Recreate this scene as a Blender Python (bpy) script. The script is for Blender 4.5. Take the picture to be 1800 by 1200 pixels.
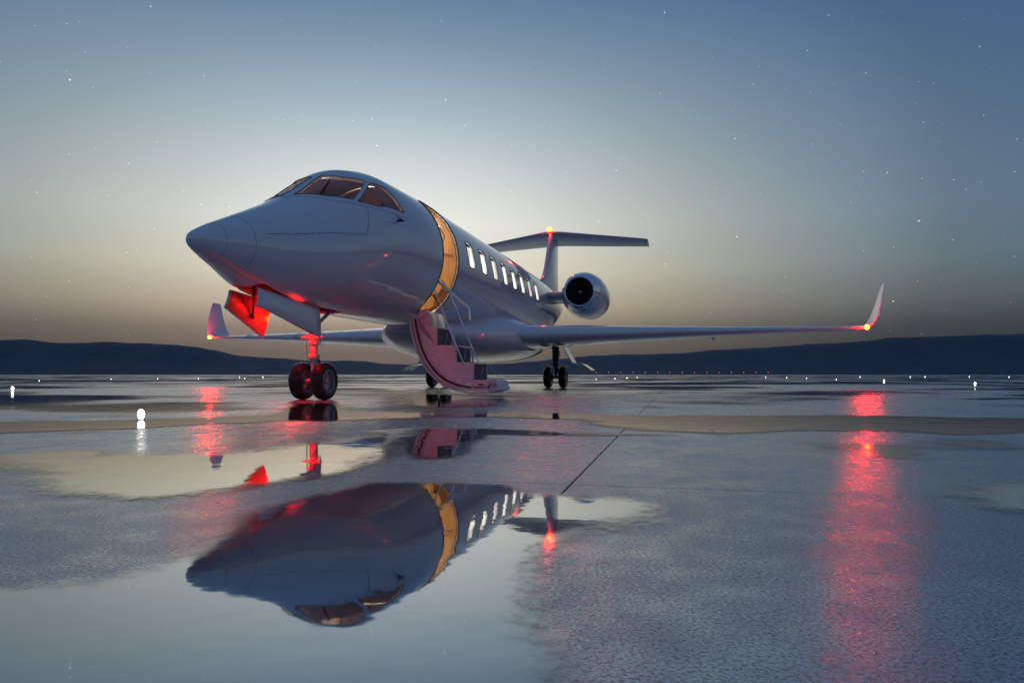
import bpy, bmesh, math, random
import numpy as np
from mathutils import Vector, Matrix
from mathutils.bvhtree import BVHTree

for o in list(bpy.data.objects):
    bpy.data.objects.remove(o)
SC = bpy.context.scene
COL = SC.collection
R = math.radians
H = 0.32                                    # camera height above the wet apron

# ------------------------------------------------------------------ camera
cam_d = bpy.data.cameras.new('camera'); cam = bpy.data.objects.new('camera', cam_d); COL.objects.link(cam)
cam_d.sensor_width = 36; cam_d.lens = 24.64
cam_d.shift_y = 58.5 / 1800
cam_d.clip_start = 0.05; cam_d.clip_end = 20000
cam.location = (0, 0, H); cam.rotation_euler = (R(90), 0, 0)
SC.camera = cam

# ------------------------------------------------------------------ node helpers
class NT:
    def __init__(s, tree):
        s.t = tree; s.t.nodes.clear()
    def n(s, typ, inputs=None, **kw):
        nd = s.t.nodes.new(typ)
        for k, v in kw.items(): setattr(nd, k, v)
        for k, v in (inputs or {}).items():
            if isinstance(v, bpy.types.NodeSocket): s.t.links.new(v, nd.inputs[k])
            else: nd.inputs[k].default_value = v
        return nd
    def m(s, op, a, b=None, c=None, clamp=False):
        nd = s.t.nodes.new('ShaderNodeMath'); nd.operation = op; nd.use_clamp = clamp
        for i, v in enumerate((a, b, c)):
            if v is None: continue
            if isinstance(v, bpy.types.NodeSocket): s.t.links.new(v, nd.inputs[i])
            else: nd.inputs[i].default_value = v
        return nd.outputs[0]
    def ramp(s, fac, stops, interp='LINEAR'):
        nd = s.t.nodes.new('ShaderNodeValToRGB'); nd.color_ramp.interpolation = interp
        e = nd.color_ramp.elements
        while len(e) < len(stops): e.new(0.5)
        for i, (p, c) in enumerate(stops):
            e[i].position = p
            e[i].color = (c, c, c, 1) if isinstance(c, (int, float)) else (*c, 1)
        s.t.links.new(fac, nd.inputs[0])
        return nd.outputs[0]
    def mix(s, blend, fac, a, b):
        nd = s.t.nodes.new('ShaderNodeMix'); nd.data_type = 'RGBA'; nd.blend_type = blend
        for i, v in ((0, fac), (6, a), (7, b)):
            if isinstance(v, bpy.types.NodeSocket): s.t.links.new(v, nd.inputs[i])
            else: nd.inputs[i].default_value = v if i == 0 else (*v, 1)
        return nd.outputs[2]

# ------------------------------------------------------------------ dusk sky (world)
W = bpy.data.worlds.new('World'); SC.world = W; W.use_nodes = True
g = NT(W.node_tree)
tc = g.n('ShaderNodeTexCoord')
xyz = g.n('ShaderNodeSeparateXYZ', {0: tc.outputs['Generated']})
X, Y, Z = xyz.outputs
horiz = g.m('MAXIMUM', g.m('SQRT', g.m('ADD', g.m('MULTIPLY', X, X), g.m('MULTIPLY', Y, Y))), 1e-4)
elev = g.m('ARCTAN2', g.m('ABSOLUTE', Z), horiz)                       # radians, the sky mirrored below the horizon
AZ0 = R(-10)
cosd = g.m('DIVIDE', g.m('ADD', g.m('MULTIPLY', X, math.sin(AZ0)), g.m('MULTIPLY', Y, math.cos(AZ0))), horiz)
daz = g.m('ARCCOSINE', g.m('MINIMUM', g.m('MAXIMUM', cosd, -1.0), 1.0))
qa = g.m('POWER', g.m('DIVIDE', g.m('MULTIPLY', daz, horiz), R(28.5)), 2)
qe = g.m('POWER', g.m('DIVIDE', g.m('SUBTRACT', elev, R(10.5)), R(18)), 2)
G = g.m('EXPONENT', g.m('MULTIPLY', g.m('ADD', qa, qe), -1))
glow = g.ramp(G, [(0, (.158, .20, .268)), (.05, (.102, .165, .247)), (.12, (.13, .187, .245)), (.2, (.195, .255, .305)), (.5, (.40, .435, .41)),  # first stop brightens the unseen sky behind the camera to light the jet
                  (.75, (.60, .615, .57)), (1, (.86, .85, .775))])
ext = g.ramp(g.m('DIVIDE', elev, R(90)), [(0, (.22, .185, .185)), (.02, (.26, .21, .20)), (.04, (.43, .33, .29)), (.0617, (.80, .645, .52)), (.0923, (1.0, .93, .80)), (.133, 1.0), (.217, (.70, .82, .98)), (.311, (.43, .62, .95)), (1, (.36, .62, 1.05))])
skyc = g.mix('MULTIPLY', 1.0, glow, ext)
sky = g.n('ShaderNodeTexSky', sky_type='NISHITA', sun_disc=False, sun_elevation=R(-2.0), sun_rotation=AZ0, altitude=50, air_density=1.0, dust_density=1.0, ozone_density=2.0)
skyc = g.mix('ADD', 0.02, skyc, sky.outputs[0])
# stars
az = g.m('ARCTAN2', X, Y)
sv = g.n('ShaderNodeCombineXYZ', {0: g.m('MULTIPLY', az, 32.0), 1: g.m('MULTIPLY', elev, 32.0)})
vo = g.n('ShaderNodeTexVoronoi', {'Vector': sv.outputs[0], 'Scale': 1.0, 'Randomness': 1.0}, voronoi_dimensions='2D')
rnd = g.n('ShaderNodeSeparateColor', {0: vo.outputs['Color']})
rad = g.m('ADD', g.m('MULTIPLY', g.m('POWER', rnd.outputs[1], 8), 0.028), 0.017)
star = g.m('SUBTRACT', 1.0, g.m('DIVIDE', vo.outputs['Distance'], rad), clamp=True)
bright = g.m('MULTIPLY', g.m('ADD', g.m('MULTIPLY', g.m('POWER', rnd.outputs[0], 4), 2.2), .28))
star = g.m('MULTIPLY', g.m('MULTIPLY', g.m('POWER', star, .7), bright), g.m('DIVIDE', elev, R(6), clamp=True))
skyc = g.mix('ADD', 1.0, skyc, g.mix('MULTIPLY', 1.0, (1, 1, 1), g.n('ShaderNodeCombineColor', {0: star, 1: star, 2: star}).outputs[0]))
bg = g.n('ShaderNodeBackground', {'Color': skyc, 'Strength': 1.0})
wo = g.n('ShaderNodeOutputWorld', {'Surface': bg.outputs[0]})
vs = SC.view_settings
vs.view_transform = 'Standard'; vs.look = 'None'; vs.exposure = 0; vs.gamma = 1; vs.use_curve_mapping = False

# ------------------------------------------------------------------ materials
MAT = {}
def principled(name, base, rough=.5, metal=0., coat=0., coat_rough=.05, ior=1.45, spec=.5):
    m = bpy.data.materials.new(name); m.use_nodes = True
    t = NT(m.node_tree)
    p = t.n('ShaderNodeBsdfPrincipled', {'Base Color': (*base, 1), 'Roughness': rough, 'Metallic': metal, 'Coat Weight': coat,
                                         'Coat Roughness': coat_rough, 'IOR': ior, 'Specular IOR Level': spec})
    t.n('ShaderNodeOutputMaterial', {'Surface': p.outputs[0]})
    MAT[name] = m
    return m, t, p
def noisy(name, base, rough=.5, metal=0., coat=0., amt=.12, scale=6., bump=0., bscale=40., ior=1.45, coat_rough=.05):
    m, t, p = principled(name, base, rough, metal, coat, coat_rough, ior)
    c = t.n('ShaderNodeTexCoord')
    no = t.n('ShaderNodeTexNoise', {'Vector': c.outputs['Object'], 'Scale': scale, 'Detail': 6., 'Roughness': .6})
    v = t.ramp(no.outputs[0], [(.3, 1 - amt), (.7, 1.0)])
    t.t.links.new(t.mix('MULTIPLY', 1.0, base, v), p.inputs['Base Color'])
    r = t.n('ShaderNodeMapRange', {'Value': no.outputs[0], 'From Min': .3, 'From Max': .7, 'To Min': rough * .8, 'To Max': min(1, rough * 1.25)})
    t.t.links.new(r.outputs[0], p.inputs['Roughness'])
    if bump:
        nb = t.n('ShaderNodeTexNoise', {'Vector': c.outputs['Object'], 'Scale': bscale, 'Detail': 4.})
        b = t.n('ShaderNodeBump', {'Height': nb.outputs[0], 'Strength': bump, 'Distance': .01})
        t.t.links.new(b.outputs[0], p.inputs['Normal'])
    return m
def emitter(name, col, strength):
    m = bpy.data.materials.new(name); m.use_nodes = True
    t = NT(m.node_tree)
    e = t.n('ShaderNodeEmission', {'Color': (*col, 1), 'Strength': strength})
    t.n('ShaderNodeOutputMaterial', {'Surface': e.outputs[0]})
    MAT[name] = m
    return m
def pane_mat(name, tint, ior=1.5):
    m = bpy.data.materials.new(name); m.use_nodes = True
    t = NT(m.node_tree)
    tr = t.n('ShaderNodeBsdfTransparent', {'Color': (*tint, 1)})
    gl = t.n('ShaderNodeBsdfGlossy', {'Color': (1, 1, 1, 1), 'Roughness': .02})
    f = t.n('ShaderNodeFresnel', {'IOR': ior})
    mx = t.n('ShaderNodeMixShader', {0: f.outputs[0], 1: tr.outputs[0], 2: gl.outputs[0]})
    t.n('ShaderNodeOutputMaterial', {'Surface': mx.outputs[0]})
    MAT[name] = m
    return m

noisy('paint', (.66, .67, .69), rough=.42, coat=1., amt=.05, scale=1.3, coat_rough=.025)
pb = [n for n in MAT['paint'].node_tree.nodes if n.type == 'BSDF_PRINCIPLED'][0]; pb.inputs['Coat IOR'].default_value = 2.15; pb.inputs['Specular IOR Level'].default_value = .15
noisy('paint_grey', (.50, .52, .55), rough=.35, coat=.3, amt=.1, scale=4.)
noisy('stair_paint', (.74, .73, .73), rough=.42, amt=.18, scale=9., bump=.15, bscale=60)
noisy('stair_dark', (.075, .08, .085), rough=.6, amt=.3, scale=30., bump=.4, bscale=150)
noisy('chrome', (.78, .80, .83), rough=.13, metal=1., amt=.05)
noisy('steel', (.55, .57, .60), rough=.3, metal=1., amt=.15, scale=15)
noisy('gear_paint', (.55, .55, .55), rough=.35, amt=.2, scale=14)
noisy('gear_dark', (.035, .037, .042), rough=.4, amt=.3, scale=12)
noisy('rubber', (.012, .013, .015), rough=.2, amt=.4, scale=18, bump=.06, bscale=120)
noisy('rim', (.45, .46, .48), rough=.28, metal=.8, amt=.35, scale=20)
noisy('black', (.008, .008, .009), rough=.5, amt=.2)
noisy('seam', (.13, .14, .17), rough=.5, amt=.2)
noisy('lining', (.34, .25, .18), rough=.6, amt=.15)
noisy('bay', (.42, .13, .11), rough=.4, coat=1., coat_rough=.12, amt=.25, scale=8)  # red worked into the base colour deepens the bay lamp's glow
noisy('leather', (.28, .12, .07), rough=.5, amt=.2)
noisy('fan', (.32, .33, .35), rough=.3, metal=.8, amt=.2)
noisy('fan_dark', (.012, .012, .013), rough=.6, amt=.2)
noisy('stairs_plate', (.62, .64, .66), rough=.35, amt=.15, scale=12)
emitter('red_lamp', (1, .006, .0004), 620)
emitter('red_lamp_tail', (1, .012, .0006), 220)
emitter('red_lamp_bay', (1, .006, .0004), 560)
emitter('white_lamp', (1, .97, .92), 10)
emitter('red_point', (1, .16, .16), 1.5)
emitter('cabin_lamp', (1, .82, .58), 46)
emitter('cockpit_lamp', (1, .60, .38), 8.0)
m = emitter('lit_pane', (1, .92, .76), 1.5)
t = m.node_tree; e_ = [n for n in t.nodes if n.type == 'EMISSION'][0]; tc_ = t.nodes.new('ShaderNodeTexCoord'); nn_ = t.nodes.new('ShaderNodeTexNoise'); nn_.inputs['Scale'].default_value = 2.3
mr_ = t.nodes.new('ShaderNodeMapRange'); mr_.inputs['From Min'].default_value = .35; mr_.inputs['From Max'].default_value = .65; mr_.inputs['To Min'].default_value = .75; mr_.inputs['To Max'].default_value = 1.7
t.links.new(tc_.outputs['Object'], nn_.inputs['Vector']); t.links.new(nn_.outputs[0], mr_.inputs['Value']); t.links.new(mr_.outputs[0], e_.inputs['Strength'])
pane_mat('cockpit_glass', (.80, .76, .74))
# wood veneer
m, t, p = principled('wood', (.5, .3, .14), .28, coat=.5)
c = t.n('ShaderNodeTexCoord'); mp = t.n('ShaderNodeMapping', {'Vector': c.outputs['Object'], 'Scale': (26, 26, 1.3)})
no = t.n('ShaderNodeTexNoise', {'Vector': mp.outputs[0], 'Scale': 1., 'Detail': 8., 'Roughness': .65, 'Distortion': .6})
t.t.links.new(t.ramp(no.outputs[0], [(.25, (.30, .15, .055)), (.5, (.52, .30, .125)), (.75, (.66, .42, .20))]), p.inputs['Base Color'])

# ------------------------------------------------------------------ mesh helpers
def mesh_obj(name, verts, faces, mat, parent=None, smooth=True, angle=None):
    me = bpy.data.meshes.new(name); me.from_pydata([tuple(v) for v in verts], [], faces); me.update()
    bm = bmesh.new(); bm.from_mesh(me); bmesh.ops.recalc_face_normals(bm, faces=bm.faces); bm.to_mesh(me); bm.free()
    return link(name, me, mat, parent, smooth, angle)
def link(name, me, mat, parent=None, smooth=True, angle=None):
    o = bpy.data.objects.new(name, me); COL.objects.link(o)
    if mat: me.materials.append(MAT[mat] if isinstance(mat, str) else mat)
    if smooth:
        me.polygons.foreach_set('use_smooth', [True] * len(me.polygons))
        if angle: me.set_sharp_from_angle(angle=R(angle))
    if parent: o.parent = parent
    return o
class MB:
    def __init__(s): s.v = []; s.f = []
    def add(s, v, f):
        k = len(s.v); s.v += [tuple(q) for q in v]; s.f += [tuple(i + k for i in q) for q in f]; return s
    def box(s, a, b, M=None):
        x0, y0, z0 = a; x1, y1, z1 = b
        v = [(x0, y0, z0), (x1, y0, z0), (x1, y1, z0), (x0, y1, z0), (x0, y0, z1), (x1, y0, z1), (x1, y1, z1), (x0, y1, z1)]
        if M: v = [M @ Vector(q) for q in v]
        return s.add(v, [(0, 3, 2, 1), (4, 5, 6, 7), (0, 1, 5, 4), (1, 2, 6, 5), (2, 3, 7, 6), (3, 0, 4, 7)])
    def tube(s, pts, r, n=10, cap=True):
        pts = [Vector(q) for q in pts]; rr = r if isinstance(r, (list, tuple)) else [r] * len(pts)
        t0 = (pts[1] - pts[0]).normalized(); up = Vector((0, 0, 1)) if abs(t0.z) < .9 else Vector((1, 0, 0))
        a = t0.cross(up).normalized(); rings = []
        for i, q in enumerate(pts):
            t = (pts[min(i + 1, len(pts) - 1)] - pts[max(i - 1, 0)]).normalized()
            a = (a - t * a.dot(t)).normalized(); b = t.cross(a)
            rings.append([q + (a * math.cos(2 * math.pi * k / n) + b * math.sin(2 * math.pi * k / n)) * rr[i] for k in range(n)])
        v = [w for ring in rings for w in ring]; f = []
        for i in range(len(pts) - 1):
            for k in range(n):
                f.append((i * n + k, i * n + (k + 1) % n, (i + 1) * n + (k + 1) % n, (i + 1) * n + k))
        if cap:
            f.append(tuple(range(n - 1, -1, -1))); f.append(tuple((len(pts) - 1) * n + k for k in range(n)))
        return s.add(v, f)
    def lathe(s, prof, axis='x', c=(0, 0, 0), n=32, closed=False):
        v = []; f = []
        for (r, h) in prof:
            for k in range(n):
                ca, sa = math.cos(2 * math.pi * k / n) * r, math.sin(2 * math.pi * k / n) * r
                q = {'x': (h, ca, sa), 'y': (ca, h, sa), 'z': (ca, sa, h)}[axis]
                v.append((q[0] + c[0], q[1] + c[1], q[2] + c[2]))
        m_ = len(prof)
        for i in range(m_ if closed else m_ - 1):
            j = (i + 1) % m_
            for k in range(n): f.append((i * n + k, i * n + (k + 1) % n, j * n + (k + 1) % n, j * n + k))
        return s.add(v, f)
    def prism(s, poly, axis, a, b):
        """poly of 2D points in the plane across axis, from a to b along it"""
        def pt(q, h): return {'x': (h, q[0], q[1]), 'y': (q[0], h, q[1]), 'z': (q[0], q[1], h)}[axis]
        n = len(poly); v = [pt(q, a) for q in poly] + [pt(q, b) for q in poly]
        f = [tuple(range(n - 1, -1, -1)), tuple(range(n, 2 * n))] + [(k, (k + 1) % n, n + (k + 1) % n, n + k) for k in range(n)]
        return s.add(v, f)
    def sphere(s, c, r, n=16, m_=10, sz=1.):
        prof = [(max(1e-4, r * math.sin(math.pi * i / m_)), -r * sz * math.cos(math.pi * i / m_)) for i in range(m_ + 1)]
        return s.lathe(prof, 'z', c, n)
    def build(s, name, mat, parent=None, smooth=True, angle=40): return mesh_obj(name, s.v, s.f, mat, parent, smooth, angle)
def bevel(o, w=.004, seg=2):
    md = o.modifiers.new('bevel', 'BEVEL'); md.width = w; md.segments = seg; md.limit_method = 'ANGLE'; md.angle_limit = R(40)
    return o
def tag(o, label=None, cat=None, group=None, kind=None):
    for k, v in (('label', label), ('category', cat), ('group', group), ('kind', kind)):
        if v: o[k] = v
    return o
def rounded(poly, rad, n=5):
    out = []; m_ = len(poly)
    for i in range(m_):
        p0, p1, p2 = (Vector(poly[i - 1]), Vector(poly[i]), Vector(poly[(i + 1) % m_]))
        a = (p0 - p1); b = (p2 - p1); r = min(rad, a.length * .48, b.length * .48)
        A = p1 + a.normalized() * r; B = p1 + b.normalized() * r
        for k in range(n + 1):
            t_ = k / n; out.append(tuple(A * (1 - t_) ** 2 + p1 * 2 * t_ * (1 - t_) + B * t_ ** 2))
    return out
def pchip(xs, ys):
    xs = np.array(xs, float); ys = np.array(ys, float); h = np.diff(xs); d = np.diff(ys) / h
    m_ = np.zeros_like(ys); m_[0] = d[0]; m_[-1] = d[-1]
    for i in range(1, len(xs) - 1):
        if d[i - 1] * d[i] > 0:
            w1 = 2 * h[i] + h[i - 1]; w2 = h[i] + 2 * h[i - 1]; m_[i] = (w1 + w2) / (w1 / d[i - 1] + w2 / d[i])
    def f(x):
        i = int(min(max(np.searchsorted(xs, x) - 1, 0), len(xs) - 2)); t_ = min(max((x - xs[i]) / h[i], 0), 1)
        return float((2*t_**3 - 3*t_**2 + 1)*ys[i] + (t_**3 - 2*t_**2 + t_)*h[i]*m_[i] + (-2*t_**3 + 3*t_**2)*ys[i+1] + (t_**3 - t_**2)*h[i]*m_[i+1])
    return f

# ------------------------------------------------------------------ noise in numpy
def vnoise(x, y, seed=0):
    xi = np.floor(x).astype(np.int64); yi = np.floor(y).astype(np.int64); fx = x - xi; fy = y - yi
    def h(a, b):
        n = (a * 374761393 + b * 668265263 + seed * 1442695041) & 0xFFFFFFFF
        n = ((n ^ (n >> 13)) * 1274126177) & 0xFFFFFFFF
        return ((n ^ (n >> 16)) & 0xFFFF) / 65535.0
    u = fx * fx * (3 - 2 * fx); v = fy * fy * (3 - 2 * fy)
    return (h(xi, yi) * (1 - u) + h(xi + 1, yi) * u) * (1 - v) + (h(xi, yi + 1) * (1 - u) + h(xi + 1, yi + 1) * u) * v
def fbm(x, y, seed=0, octv=4):
    s = 0; a = .5
    for i in range(octv): s = s + a * vnoise(x, y, seed + i * 17); x = x * 2.03 + 5.1; y = y * 2.03 + 1.7; a *= .5
    return s / (1 - .5 ** octv)

# ================================================================== GROUND
F = 1232.0
def gp(px, py):                              # a point of the ground seen at this place of the photograph
    d = F * H / (py - 658.5); return ((px - 900) / F * d, d)

def concrete_mat():
    m = bpy.data.materials.new('wet_concrete'); m.use_nodes = True; t = NT(m.node_tree); MAT['wet_concrete'] = m
    geo = t.n('ShaderNodeNewGeometry'); P = geo.outputs['Position']
    big = t.n('ShaderNodeTexNoise', {'Vector': P, 'Scale': 1.1, 'Detail': 5., 'Roughness': .6})
    mid = t.n('ShaderNodeTexNoise', {'Vector': P, 'Scale': 9., 'Detail': 6., 'Roughness': .65})
    fin = t.n('ShaderNodeTexNoise', {'Vector': P, 'Scale': 170., 'Detail': 6., 'Roughness': .75})
    col = t.mix('MULTIPLY', 1.0, t.ramp(big.outputs[0], [(.3, (.54, .545, .55)), (.7, (.66, .665, .67))]), t.ramp(fin.outputs[0], [(.38, .14), (.46, .74), (.58, 1.12)]))
    film = t.m('ADD', t.m('MULTIPLY', mid.outputs[0], .6), t.m('MULTIPLY', big.outputs[0], .6))        # how far rain fills the pores
    wet = t.n('ShaderNodeMapRange', {'Value': film, 'From Min': .48, 'From Max': .72, 'To Min': .34, 'To Max': .19})
    pores = t.ramp(fin.outputs[0], [(.34, 0.0), (.56, 1.0)])
    hgt = t.m('ADD', pores, t.m('MULTIPLY', mid.outputs[0], .5))
    stg = t.n('ShaderNodeMapRange', {'Value': film, 'From Min': .48, 'From Max': .75, 'To Min': .19, 'To Max': .06})
    bmp = t.n('ShaderNodeBump', {'Height': hgt, 'Strength': stg.outputs[0], 'Distance': .006})
    p = t.n('ShaderNodeBsdfPrincipled', {'Base Color': col, 'Roughness': wet.outputs[0], 'Metallic': .82, 'Normal': bmp.outputs[0]})
    t.n('ShaderNodeOutputMaterial', {'Surface': p.outputs[0]})
concrete_mat()
def water_mat():
    m = bpy.data.materials.new('rain_water'); m.use_nodes = True; t = NT(m.node_tree); MAT['rain_water'] = m
    geo = t.n('ShaderNodeNewGeometry'); P = geo.outputs['Position']
    at = t.n('ShaderNodeAttribute', attribute_name='depth')
    dist = t.n('ShaderNodeVectorMath', {0: P}, operation='LENGTH')
    n1 = t.n('ShaderNodeTexNoise', {'Vector': P, 'Scale': 28., 'Detail': 9., 'Roughness': .72})
    v = t.m('ADD', at.outputs['Fac'], t.m('MULTIPLY', t.m('SUBTRACT', n1.outputs[0], .5), 1.2))
    al = t.n('ShaderNodeMapRange', {'Value': v, 'From Min': -.2, 'From Max': .6}, interpolation_type='SMOOTHSTEP')
    rg = t.n('ShaderNodeMapRange', {'Value': v, 'From Min': .05, 'From Max': .7, 'To Min': .14, 'To Max': .028})
    rip = t.n('ShaderNodeTexNoise', {'Vector': P, 'Scale': 5., 'Detail': 3.})
    rst = t.n('ShaderNodeMapRange', {'Value': dist.outputs['Value'], 'From Min': 2.5, 'From Max': 6., 'To Min': .03, 'To Max': .10})
    bmp = t.n('ShaderNodeBump', {'Height': rip.outputs[0], 'Strength': rst.outputs[0], 'Distance': .02})
    p = t.n('ShaderNodeBsdfPrincipled', {'Base Color': (.43, .445, .46, 1), 'Metallic': 1.0, 'Roughness': rg.outputs[0], 'Normal': bmp.outputs[0]})
    tr = t.n('ShaderNodeBsdfTransparent')
    mx = t.n('ShaderNodeMixShader', {0: al.outputs[0], 1: tr.outputs[0], 2: p.outputs[0]})
    t.n('ShaderNodeOutputMaterial', {'Surface': mx.outputs[0]})
water_mat()

apron = mesh_obj('apron', [(-9000, -3000, -.008), (9000, -3000, -.008), (9000, 12000, -.008), (-9000, 12000, -.008)], [(0, 1, 2, 3)], 'wet_concrete')
tag(apron, 'wet concrete apron with puddles stretching to the hills', 'ground', kind='structure')
# concrete slabs with recessed joints
SL = 2.45; SA = R(13.3); S0 = gp(1003, 851)
gpw = .003
random.seed(4)
def slab_mesh():
    a, b = gpw, gpw + .0012
    lo = [(a, a, -.0075), (SL - a, a, -.0075), (SL - a, SL - a, -.0075), (a, SL - a, -.0075)]
    mi = [(x, y, -.004) for x, y, z in lo]
    hi = [(b, b, 0), (SL - b, b, 0), (SL - b, SL - b, 0), (b, SL - b, 0)]
    v = lo + mi + hi; f = []
    for r0 in (0, 4):
        for k in range(4): f.append((r0 + k, r0 + (k + 1) % 4, r0 + 4 + (k + 1) % 4, r0 + 4 + k))
    f.append((8, 9, 10, 11))
    return mesh_obj('concrete_slab', v, f, 'wet_concrete', None, smooth=False)
noisy('sealant', (.10, .105, .11), rough=.4, amt=.3, scale=20)
ja = mesh_obj('joint_sealant', [(-16, -4, -.006), (16, -4, -.006), (16, 27, -.006), (-16, 27, -.006)], [(0, 1, 2, 3)], 'sealant', apron)
sl0 = None
cs, sn = math.cos(SA), math.sin(SA)
for i in range(-9, 10):
    for j in range(-3, 9):
        ox = S0[0] + i * SL * cs + j * SL * sn; oy = S0[1] - i * SL * sn + j * SL * cs
        cx = ox + (cs + sn) * SL / 2; cy = oy + (cs - sn) * SL / 2
        if cy < -2.2 or abs(cx) > .75 * max(cy, 0) + 3.2: continue
        if sl0 is None: o = sl0 = slab_mesh()
        else: o = sl0.copy(); COL.objects.link(o)
        o.location = (ox, oy, 0); o.rotation_euler = (0, 0, -SA); o.parent = apron

# puddles: real sheets of rain water, 3 mm above the concrete
def sdf(poly, x, y):
    px = np.array([q[0] for q in poly]); py = np.array([q[1] for q in poly]); n = len(px)
    d = np.full(x.shape, 1e9); ins = np.zeros(x.shape, bool)
    for i in range(n):
        ax, ay = px[i], py[i]; bx, by = px[(i + 1) % n], py[(i + 1) % n]
        ex, ey = bx - ax, by - ay; t_ = np.clip(((x - ax) * ex + (y - ay) * ey) / (ex * ex + ey * ey + 1e-12), 0, 1)
        d = np.minimum(d, np.hypot(x - ax - t_ * ex, y - ay - t_ * ey))
        c_ = ((ay > y) != (by > y)) & (x < (bx - ax) * (y - ay) / ((by - ay) if by != ay else 1e-9) + ax); ins ^= c_
    return np.where(ins, d, -d)
POLY = [
    ([(-60, 741), (150, 739), (330, 735), (470, 729), (505, 709), (600, 708), (640, 722), (800, 726), (900, 723), (1010, 726), (1130, 731), (1300, 729), (1500, 729), (1700, 733), (1860, 735),
      (1860, 762), (1680, 766), (1560, 759), (1400, 758), (1270, 764), (1130, 757), (1000, 738), (880, 734), (760, 733), (640, 738), (520, 741), (400, 745), (250, 752), (120, 758), (-60, 766)], .22),
    ([(700, 690), (830, 696), (930, 700), (900, 714), (760, 716), (690, 712)], .3),
    ([(620, 757), (720, 752), (860, 753), (1000, 760), (1270, 765), (1000, 767), (860, 764), (833, 790), (800, 806), (722, 808), (690, 775)], .12),
    ([(-40, 800), (120, 793), (300, 797), (385, 794), (480, 783), (600, 771), (690, 764), (730, 775), (700, 800), (640, 822), (590, 834), (520, 850), (470, 866), (400, 868), (330, 873), (200, 885), (110, 872), (90, 850), (-40, 828)], .22),
    ([(560, 866), (640, 846), (740, 848), (900, 851), (940, 866), (1000, 872), (1110, 879), (1165, 890), (1150, 915), (1050, 940), (985, 968), (965, 1050), (990, 1150), (1010, 1300), (-500, 1300), (-500, 1050), (-60, 1030), (150, 1015), (230, 1000), (290, 978), (345, 950), (425, 912), (490, 880)], .12),
    ([(1640, 866), (1720, 852), (1900, 842), (1900, 908), (1760, 905), (1690, 894)], .2),
]
def mask(x, y):
    far = (fbm(x * .33 + 3.1, y * .33, 5, 4) - .50) * 5.0 + .10
    d_ = np.maximum(y, .3)
    w_far = np.clip((d_ - 5.2) / 1.5, 0, 1)
    near = np.full(x.shape, -1.0)
    nz = fbm(x * 3.1, y * 3.1, 11, 4) - .5
    for poly, soft in POLY:
        wp = [gp(*q) for q in poly]
        s = sdf(wp, x, y) / soft + nz * (1.5 if soft > .15 else 1.0)
        near = np.maximum(near, s)
    small = (fbm(x * 1.3 + 9, y * 1.3, 31, 4) - .74) * 5.0
    near = np.maximum(near, small * 1.0)
    return np.clip(np.maximum(near, np.where(w_far > 0, far - (1 - w_far) * 2, -1)), -1, 1)
rows = 430; cols = 260
dd = .55 * (420 / .55) ** (np.arange(rows) / (rows - 1)); uu = np.linspace(-.86, .86, cols)
GX = dd[:, None] * uu[None, :] * 1.0; GY = np.repeat(dd[:, None], cols, 1)
MK = mask(GX, GY)
cell = (np.maximum.reduce([MK[:-1, :-1], MK[1:, :-1], MK[:-1, 1:], MK[1:, 1:]]) > -.7)
# connected sheets
lab = np.zeros(cell.shape, int); nl = 0
for a0 in range(cell.shape[0]):
    for b0 in range(cell.shape[1]):
        if cell[a0, b0] and not lab[a0, b0]:
            nl += 1; st = [(a0, b0)]; lab[a0, b0] = nl
            while st:
                i, j = st.pop()
                for di, dj in ((1, 0), (-1, 0), (0, 1), (0, -1)):
                    k, l = i + di, j + dj
                    if 0 <= k < cell.shape[0] and 0 <= l < cell.shape[1] and cell[k, l] and not lab[k, l]:
                        lab[k, l] = nl; st.append((k, l))
def water_sheet(name, sel):
    ii, jj = np.nonzero(sel)
    idx = -np.ones(GX.shape, int); quad = np.stack([np.stack([ii, jj], 1), np.stack([ii, jj + 1], 1), np.stack([ii + 1, jj + 1], 1), np.stack([ii + 1, jj], 1)], 1)
    us = np.unique(quad.reshape(-1, 2), axis=0); idx[us[:, 0], us[:, 1]] = np.arange(len(us))
    v = np.stack([GX[us[:, 0], us[:, 1]], GY[us[:, 0], us[:, 1]], np.full(len(us), .003)], 1)
    f = idx[quad[..., 0], quad[..., 1]]
    me = bpy.data.meshes.new(name); me.from_pydata(v.tolist(), [], f.tolist()); me.update()
    a = me.attributes.new('depth', 'FLOAT', 'POINT'); a.data.foreach_set('value', MK[us[:, 0], us[:, 1]].astype(np.float32))
    return link(name, me, 'rain_water', None, smooth=True)
sizes = np.bincount(lab.ravel()); big = [k for k in range(1, nl + 1) if sizes[k] > 1500]
for k in big: tag(water_sheet('puddle', lab == k), 'sheet of rain water mirroring the sky on the apron', 'puddle', kind='structure')
rest = (lab > 0) & ~np.isin(lab, big)
if rest.any(): tag(water_sheet('puddle', rest), 'small scattered puddles on the wet apron', 'puddle', kind='stuff')

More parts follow.
